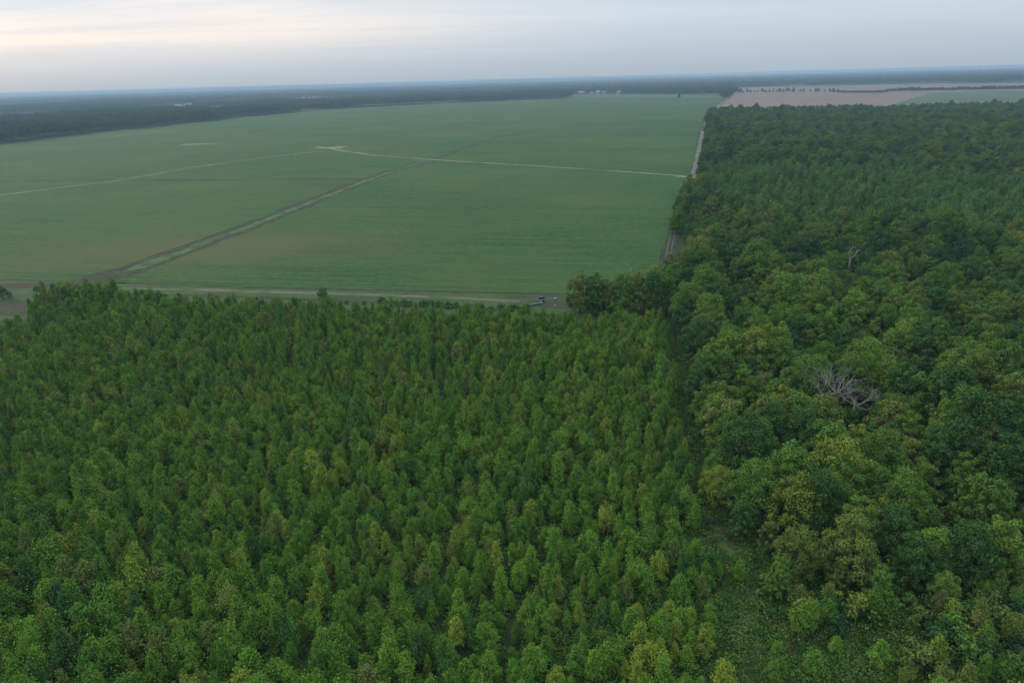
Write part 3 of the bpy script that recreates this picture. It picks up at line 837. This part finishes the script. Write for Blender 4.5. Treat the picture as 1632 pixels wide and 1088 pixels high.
# ------------------------------------------------------------------ shrubs and trees along the verge
def shrub_mesh(seed, h, w, nl=900, leaf=.3):
    c, t = broadleaf(seed, h, w, nl=nl, leaf=leaf, lobes=18, base=.22)
    t = (t[0] * np.array([.5, .5, 1]), t[1])
    return crown_mesh('shrub_crown', c, M_SHRUB), mesh_np('shrub_trunk', t[0], t[1], M_BARK, smooth=True)
SHR = [shrub_mesh(400 + i, 2.4, 1.4 + .2 * (i % 3)) for i in range(4)]
def shrub(px, s, label, group=None, mat=None, name='shrub', v=None, sz=None):
    x, y = g(*px)
    v = int(rng.integers(0, 4)) if v is None else v
    e = tree(name, SHR[v][0], SHR[v][1], (x, y, 0), rng.uniform(0, 6.28), (s, s, sz or s), label, 'shrub', group, mat)
    return e
shrub((515, 475), 1.05, 'lone round dark bush standing between the verge track and the ditch', v=0, sz=1.5)
shrub((60, 463), 0.85, 'small round dark bush on the bare strip behind the mound of young trees', v=1)
shrub((4, 476), 1.35, 'large dark bush beside the bare brown patch', v=2, sz=1.8)
shrub((228, 470), 0.8, 'dark bush at the end of the pale verge track', v=3)
for px in [(610, 486), (628, 487), (645, 488), (660, 487), (674, 489), (690, 489), (703, 487), (716, 491), (730, 490), (745, 491), (757, 492), (770, 492), (784, 494), (797, 493), (812, 495), (824, 494), (833, 496)]:
    shrub((px[0] + rng.uniform(-4, 4), px[1] + rng.uniform(-1, 1)), rng.uniform(.65, 1.05), 'dark shrub in the unbroken row between verge track and young trees', 'shrubs in the row along the verge track')
for px in [(200, 470), (262, 473), (285, 472), (310, 475), (345, 476), (372, 476), (408, 479), (440, 479), (478, 481), (552, 484), (580, 485)]:
    shrub(px, rng.uniform(.35, .6), 'low scattered bush along the hollow beside the verge track', 'low bushes beside the verge track', CLS['mid green'])
# tall trees at the field corner
for j, (px, v, s, c, lab) in enumerate((
        ((924, 499), 0, .80, 'dull olive', 'tall olive tree at the outer end of the corner row beside the gravel'),
        ((948, 501), 1, .84, 'dark green', 'dark rounded tree second in the corner row beside the gravel'),
        ((968, 500), 5, .72, 'brown-tinged', 'short brown-tinged tree in the middle of the corner row'),
        ((988, 503), 3, .86, 'mid green', 'slim green tree between brown-tinged and olive trees of the corner row'),
        ((1010, 502), 6, .80, 'dull olive', 'broad olive tree in the corner row nearer the tall wood'),
        ((1034, 504), 2, .78, 'dark green', 'broad dark tree where the corner row meets the tall wood'),
        ((1056, 497), 0, .82, 'mid green', 'broad green tree where the corner row joins the road edge'),
        ((1040, 488), 3, .85, 'dull olive', 'slim olive tree behind the corner row at the crop edge'))):
    tree('corner_tree', EDGE[v % 4][0], EDGE[v % 4][1], (*g(*px), 0), j * 1.7, s * 1.38, lab, 'tree', None, CLS[c])

for j, px in enumerate([(1098, 306), (1092, 314), (1096, 322), (1086, 328), (1091, 336), (1081, 344), (1087, 350), (1078, 358), (1084, 364), (1079, 372), (1066, 446), (1060, 462), (1070, 470)]):
    v = [1, 3, 5, 7, 0][j % 5]
    tree('verge_tree', EDGE[v % 4][0], EDGE[v % 4][1], (*g(*px), 0), j * 1.1, rng.uniform(.7, 1.0), 'leafy tree crowding over the dirt road at the crop edge', 'tree', 'trees crowding over the dirt road', CLS[['mid green', 'dull olive', 'dark green'][j % 3]])

# ------------------------------------------------------------------ dead trees
def dead_tree(name, base, H, spread, seed, label, nl=7, bare=.45, steep=0.0):
    r = np.random.default_rng(seed)
    e = add(name, None, None, (*base, 0)); setp(e, label, 'dead tree')
    hb = H * bare
    top = np.array([r.normal() * .4, r.normal() * .4, hb])
    V, F = tube([(0, 0, -.2), (0, 0, .6), top * np.array([.5, .5, .6]), top], [.42, .32, .26, .20], 8)
    add('trunk', mesh_np('dead_trunk', V, F, M_DEAD, smooth=True), e)
    for i in range(nl):
        parts = []
        az = i * 2 * math.pi / nl + r.normal() * .3
        def grow(p, d, ln, rad, depth):
            pts, q = [p], p.copy()
            for s in range(4):
                d = d + r.normal(size=3) * .17 + np.array([0, 0, .09])
                d /= np.linalg.norm(d)
                q = q + d * ln / 4
                pts.append(q.copy())
            parts.append(tube(pts, np.linspace(rad, rad * .45, 5), 5))
            if depth > 0:
                for b in range(2 + (r.uniform() < .5)):
                    j = r.integers(2, 5)
                    nd = d + r.normal(size=3) * .65
                    grow(np.array(pts[j]), nd / np.linalg.norm(nd), ln * r.uniform(.45, .7), rad * .55, depth - 1)
        el = r.uniform(.15, .85) + steep
        d0 = np.array([math.cos(az) * math.cos(el), math.sin(az) * math.cos(el), math.sin(el)])
        grow(top * r.uniform(.8, 1), d0, spread * r.uniform(.75, 1.15), .11, 3)
        V, F = cat(parts)
        add('limb', mesh_np('dead_limb', V, F, M_DEAD, smooth=True), e)
    return e
dead_tree('dead_tree', g(1302, 622, 6), 10.5, 4.6, 3, 'bleached dead tree with forked bare limbs above the olive thicket', 6, .5)
dead_tree('dead_tree', g(1340, 618, 6), 10.4, 5.0, 8, 'largest bleached dead tree, many upright bare limbs, in the wood', 9, .5)
dead_tree('dead_tree', g(1366, 634, 6), 9.5, 3.6, 12, 'smaller grey dead tree with thin spreading limbs beside the olive thicket', 6, .5)
dead_tree('dead_snag', g(1350, 440, 4), 14, 3.6, 23, 'slim dead snag with few limbs standing alone in the dark wood', 3, .68, .6)
tc_, tt_ = broadleaf(450, 9.0, 4.2, nl=5200, leaf=.32, lobes=48, flat=.6, base=.35)
tree('thicket', crown_mesh('thicket_crown', tc_, M_FOR), mesh_np('thicket_trunk', *tt_, M_BARK, smooth=True), (*g(1305, 655, 4), 0), .4, (1.0, .8, .85), 'low olive-brown thicket under the bleached dead trees', 'thicket', None, CLS['dull olive'])

# ------------------------------------------------------------------ pump site at the gravel corner
def box(cx, cy, cz, sx, sy, sz):
    V = np.array([(cx + a * sx / 2, cy + b * sy / 2, cz + c * sz / 2) for c in (-1, 1) for a, b in ((-1, -1), (1, -1), (1, 1), (-1, 1))])
    F = np.array([(3, 2, 1, 0), (4, 5, 6, 7), (0, 1, 5, 4), (1, 2, 6, 5), (2, 3, 7, 6), (3, 0, 4, 7)])
    return V, F
def cyl(a, b, r_, k=12):
    V, F = tube([a, b], [r_, r_], k)
    a, b = np.asarray(a, float), np.asarray(b, float)
    V = np.concatenate([V, [a, b]]); n = len(V)
    cap = [(n - 2, (j + 1) % k, j, j) for j in range(k)] + [(n - 1, k + j, k + (j + 1) % k, k + (j + 1) % k) for j in range(k)]
    me_f = [tuple(f) for f in F] + [c[:3] for c in cap]
    return V, me_f
def pyd(name, parts, mat, parent, smooth=False):
    Vs, Fs, o = [], [], 0
    for V, F in parts:
        Vs += [tuple(v) for v in V]; Fs += [tuple(int(i) + o for i in f) for f in F]; o += len(V)
    me = bpy.data.meshes.new(name); me.from_pydata(Vs, [], Fs); me.materials.append(mat)
    return add(name, me, parent)
M_WHITE = rough_mat('white_paint', (.20, .20, .195), (.28, .28, .275), 2, rough=.5)
M_BLACK = rough_mat('dark_metal', (.018, .019, .021), (.035, .035, .036), 3, rough=.5)
M_STEEL = rough_mat('galvanised_pipe', (.10, .115, .125), (.16, .175, .185), 3, rough=.6)
M_CONC = rough_mat('concrete', (.26, .26, .25), (.36, .355, .34), 2)
x, y = g(863, 481)
e = add('pump_engine', None, None, (x, y, .06), .3); setp(e, 'small dark machine housing on the gravel corner beside grey pipes', 'machine')
pyd('concrete_pad', [box(0, 0, .06, 2.0, 1.3, .12)], M_YARD, e)
pyd('housing', [box(0, 0, .80, 1.5, .9, 1.2)], M_BLACK, e)
pyd('hood', [box(0, 0, 1.44, 1.62, 1.0, .08)], M_BLACK, e)
pyd('exhaust', [cyl((.5, .2, 1.4), (.5, .2, 2.0), .06)], M_STEEL, e)
pyd('skid', [box(0, -.38, .16, 1.9, .12, .1)], M_STEEL, e)
pyd('skid', [box(0, .38, .16, 1.9, .12, .1)], M_STEEL, e)
x, y = g(854, 486)
e = add('discharge_pipe', None, None, (x, y, .06), .45); setp(e, 'grey bent pipes lying across the gravel corner', 'pipe')
pyd('main_pipe', [cyl((-3.0, 0, .3), (1.2, 0, .3), .24)], M_STEEL, e)
pyd('riser', [cyl((1.2, 0, .1), (1.2, 0, 1.2), .22)], M_STEEL, e)
pyd('elbow_pipe', [cyl((1.2, 0, 1.1), (2.6, .3, 1.0), .2)], M_STEEL, e)
pyd('flange', [cyl((-.9, 0, .3), (-.78, 0, .3), .33)], M_STEEL, e)
for px, lab, s in (((862.5, 486), 'small white tank on a stand beside the dark machine housing', 1.0), ((885, 480), 'small white tank on a stand alone on the gravel corner', 1.1), ((884.5, 490), 'low white drum at the gravel edge beside the young trees', .7)):
    x, y = g(*px)
    e = add('tank', None, None, (x, y, .06), .2, (s * .75, s * .75, s * .75)); setp(e, lab, 'tank')
    pyd('barrel', [cyl((-.42, 0, .95), (.42, 0, .95), .36, 16)], M_WHITE, e)
    pyd('filler_cap', [cyl((0, 0, 1.28), (0, 0, 1.38), .07)], M_BLACK, e)
    for a in (-.32, .32):
        for b in (-.24, .24):
            pyd('leg', [cyl((a, b * 1.2, 0), (a, b, .75), .03, 6)], M_STEEL, e)
# small culvert marker by the sandy junction
x, y = g(1091, 284)
e = add('culvert', None, None, (x, y, .06), -.2); setp(e, 'pale culvert headwall beside the sandy junction', 'culvert')
pyd('headwall', [box(0, 0, .3, 3.6, .3, .6)], M_CONC, e)
pyd('pipe_mouth', [cyl((0, -.7, .26), (0, -.15, .26), .24)], M_BLACK, e)

# ------------------------------------------------------------------ far trees, hedge and farm buildings
def ftree(name, px, hpx, label, group, v, mat=None, wide=1.0):
    x, y = g(*px)
    d = math.hypot(x, y)
    s = hpx * d / FPX / FOR[v][1]
    return tree(name, FOR_CROWN[v], FOR_TRUNK[v], (x, y, 0), v * 1.3, (s * wide, s * wide, s), label, 'tree', group, mat)
for j, xx in enumerate([1172, 1179, 1184, 1191, 1196, 1202, 1207, 1215, 1220, 1226, 1232, 1237, 1242, 1248, 1253, 1257, 1264, 1275, 1280, 1291, 1300, 1304, 1314, 1322, 1328, 1335]):
    ftree('field_tree', (xx, 148.5 - (xx - 1172) * .012 + rng.uniform(-.6, .6)), rng.uniform(4.0, 7.5), 'far tree in the broken line across the reddish field', 'trees in the broken line on the reddish field', int(rng.integers(0, 8)), CLS['dark green'], 1.15)
ftree('lone_far_tree', (1082, 157.6), 8, 'lone dark tree at the far edge of the crop', None, 0, CLS['dark green'])
for j, xx in enumerate(np.linspace(1150, 1163, 5)):
    ftree('roadside_tree', (xx, 156.3 - .3 * (j % 2)), rng.uniform(11, 14), 'big tree in the clump where the gravel road meets the reddish field', 'tree clump at the far end of the gravel road', j, CLS['dark green'], 1.1)
M_ROOF = rough_mat('tin_roof', (.18, .185, .19), (.26, .265, .27), .2, rough=.6)
M_ROOF2 = rough_mat('brown_roof', (.16, .11, .09), (.22, .16, .13), .2)
M_GLASS = rough_mat('dark_glass', (.03, .035, .04), (.05, .055, .06), 1, rough=.2)
def building(px, L_, W_, Hh, rz, label, roof, wall=M_WHITE, name='farm_building', cat_='building', group=None):
    x, y = g(*px)
    e = add(name, None, None, (x, y, 0), rz); setp(e, label, cat_, group)
    pyd('wall', [box(0, 0, Hh / 2, L_, W_, Hh)], wall, e)
    rh, ov = W_ * .28, .5
    V = [(-L_ / 2 - ov, -W_ / 2 - ov, Hh + .02), (L_ / 2 + ov, -W_ / 2 - ov, Hh + .02), (L_ / 2 + ov, W_ / 2 + ov, Hh + .02), (-L_ / 2 - ov, W_ / 2 + ov, Hh + .02), (-L_ / 2 - ov, 0, Hh + rh), (L_ / 2 + ov, 0, Hh + rh)]
    pyd('roof', [(np.array(V), [(0, 1, 5, 4), (2, 3, 4, 5), (0, 4, 3), (1, 2, 5), (3, 2, 1, 0)])], roof, e)
    pyd('door', [box(0, -W_ / 2 - .03, Hh * .4, L_ * .18, .1, Hh * .8)], M_ROOF2, e)
    for a in (-.32, .32):
        pyd('window', [box(a * L_, -W_ / 2 - .03, Hh * .55, L_ * .1, .1, Hh * .35)], M_GLASS, e)
    return e
FG = 'farm buildings beyond the crop'
for j, (px, L_, W_, Hh, lab, rf) in enumerate((
        ((927, 151.5), 20, 12, 9, 'pale barn standing apart beside the wood edge beyond the crop', M_ROOF),
        ((943, 151.2), 13, 10, 7, 'small brown-roofed farmhouse between two pale barns beyond the crop', M_ROOF2),
        ((953, 151.2), 12, 12, 11, 'tall narrow pale farm building beside the brown-roofed house', M_ROOF),
        ((962, 151.0), 15, 10, 9, 'larger brown-roofed house at the end of the farm row', M_ROOF2),
        ((986, 150.8), 11, 10, 9, 'pale shed standing alone beyond the pasture and farm row', M_ROOF))):
    building(px, L_, W_, Hh, .1 * j, lab, rf)
for px, L_, Hh, lab in (((284, 172.8), 15, 8, 'small pale shed beside the shortest shed of a hamlet in the blue woods'), ((293, 172.2), 12, 7, 'shortest pale shed between two others in the distant blue woods'), ((302, 171.6), 18, 9, 'longest pale shed of a hamlet in the distant blue woods'), ((484, 161.6), 20, 11, 'small pale building standing apart in a gap of the hazy woods'), ((499, 160.8), 26, 11, 'long pale building in a gap of the hazy woods'), ((508, 160.3), 18, 10, 'pale shed at the end of the long building in the hazy woods')):
    building(px, L_, 12, Hh, -.1, lab, M_ROOF)

# ------------------------------------------------------------------ distant woods (one mass) and the low ridge on the horizon
def tile(seed, n=46, size=44):
    r = np.random.default_rng(seed)
    P, Nn = [], []
    for i in range(n):
        c = np.array([*(r.uniform(-.5, .5, 2) * size), 0])
        h, rad = r.uniform(9.5, 16), r.uniform(2.6, 4.6)
        m = 110
        d = r.normal(size=(m, 3)); d /= np.linalg.norm(d, axis=1)[:, None]
        d[:, 2] = np.where(d[:, 2] < -.2, -d[:, 2], d[:, 2])
        q = c + d * np.array([rad, rad, h * .42]) * r.uniform(.75, 1.08, m)[:, None] + np.array([0, 0, h * .58])
        P.append(q); Nn.append(d + r.normal(size=(m, 3)) * .4)
    return leaves(np.concatenate(P), np.concatenate(Nn), 1.5, r, .8)
TILE = [proto(crown_mesh('far_wood', tile(500 + i), M_FAR)) for i in range(5)]
M_FARF = rough_mat('far_field', (.085, .12, .055), (.14, .14, .08), 0.01)
FARF = [[(-120, 205), (190, 181), (190, 176.5), (-120, 190)], [(230, 178), (420, 166.5), (420, 161), (230, 170.5)], [(450, 166), (640, 157.5), (640, 153.5), (450, 158.5)], [(690, 153.5), (860, 148.5), (860, 145.5), (690, 149)], [(-60, 176), (120, 168), (120, 164), (-60, 170)]]
FARW = [[g(*p) for p in q] for q in FARF]
for q in FARW:
    sheet('far_field', q, M_FARF, 0.02)['label'] = 'pale strip of open land among the distant woods'
fieldpoly = [g(*p) for p in fpx]
past1 = [g(*p) for p in [(900, 158), (1165, 158), (1165, 149), (905, 150.3)]]
stubpoly = [g(*p) for p in [(1100, 190), (1163, 156.5), (1163, 140), (1300, 137.5), (1450, 134), (1700, 132), (1800, 134), (1900, 190)]]
def far_points(d0, d1, s):
    n = int(d1 / s) + 2
    i, j = np.meshgrid(np.arange(-n, n), np.arange(0, n))
    X = (i.ravel() + rng.uniform(-.3, .3, i.size)) * s
    Y = (j.ravel() + rng.uniform(-.3, .3, i.size)) * s
    d = np.hypot(X, Y)
    k = (d > d0) & (d <= d1) & (np.abs(X) < .86 * Y + 60)
    X, Y, d = X[k], Y[k], d[k]
    k = ~(inside(X, Y, fieldpoly) | inside(X, Y, past1) | inside(X, Y, stubpoly) | inside(X, Y, right_w))
    sx, sy, _ = proj(np.stack([X, Y, np.zeros(len(X))], 1))
    left_ok = sy < np.interp(sx, [-300, 0, 300, 480, 560, 700, 900, 1165], [266, 228, 196, 178, 171.8, 164.8, 156.6, 150])
    k &= left_ok | (sx > 1165)
    k &= (sx < 1165) | (Y > 2600)
    for q in FARW:
        k &= ~inside(X, Y, q)
    gap = noise2(X, Y, 260) + .5 * noise2(X + 900, Y, 90)
    k &= ~((gap > .24) & (d > 1700))
    return X[k], Y[k]
PX, PY, PS = [], [], []
for d0, d1, s in ((700, 2400, 34), (2400, 5000, 56), (5000, 12500, 130)):
    a, b = far_points(d0, d1, s)
    PX.append(a); PY.append(b)
    f = s / 38
    PS.append(np.stack([np.full(len(a), f), np.full(len(a), f), rng.uniform(.9, 1.25, len(a))], 1))
# hedge line crossing the reddish field, and scrub at its left part
for (xa, ya, xb, yb, nn_, zs) in ((1420, 147.2, 1700, 142.8, 26, .75), (1335, 148.0, 1400, 148.8, 9, .45), (1020, 150.0, 1160, 151.5, 20, 1.0), (1000, 149.5, 1165, 149.0, 20, 1.1)):
    for t in np.linspace(0, 1, nn_):
        a, b = g(xa + (xb - xa) * t, ya + (yb - ya) * t)
        PX.append([a]); PY.append([b]); PS.append([[.75, .75, zs * rng.uniform(.75, 1.15)]])
PX, PY, PS = np.concatenate(PX), np.concatenate(PY), np.concatenate(PS)
n = len(PX)
print('far tiles', n)
instance_mass('distant_woods', TILE, np.stack([PX, PY, np.zeros(n)], 1), rng.integers(0, 4, n) * (math.pi / 2) + rng.normal(size=n) * .2, PS, 'hazy blue woods stretching from the crop to the horizon', 'woods')
# ridge
nx, ny = 120, 14
xs, ys = np.linspace(-13500, 13500, nx), np.linspace(9800, 14600, ny)
XX, YY = np.meshgrid(xs, ys)
prof = np.clip((YY - 9800) / 2600, 0, 1) * np.clip((14600 - YY) / 900, 0, 1)
ZZ = -1 + (prof * prof * (3 - 2 * prof)) * (47 + 5 * np.exp(-((XX + 500) / 4200) ** 2) + 4 * np.sin(XX / 900) + 3 * np.sin(XX / 370 + 1)) * (.45 + .55 * np.clip((6000 - XX) / 6000, 0, 1))
i, j = np.meshgrid(np.arange(nx - 1), np.arange(ny - 1))
q = (j * nx + i).ravel()
ridge = add('hills', mesh_np('hills', np.stack([XX.ravel(), YY.ravel(), ZZ.ravel()], 1), np.stack([q, q + 1, q + nx + 1, q + nx], 1), rough_mat('wooded_ridge', (.025, .05, .025), (.045, .075, .03), .01, bump=3, bscale=.02), smooth=True))
ridge['kind'] = 'structure'; ridge['label'] = 'low wooded ridge fading into the horizon haze'

# ------------------------------------------------------------------ haze
hz, hn, hout, HN, HL = material('haze')
pv = HN('ShaderNodeVolumePrincipled')
pv.inputs['Color'].default_value = (.39, .57, .75, 1)
pv.inputs['Density'].default_value = 0.000145
pv.inputs['Anisotropy'].default_value = 0.2
HL(pv.outputs[0], hout.inputs['Volume'])
V, F = box(0, 6500, 30.4, 30000, 19000, 62.8)
haze = pyd('haze', [(V, F)], hz, None)
setp(haze, 'thin blue evening haze over the whole plain', 'haze', None, 'stuff')
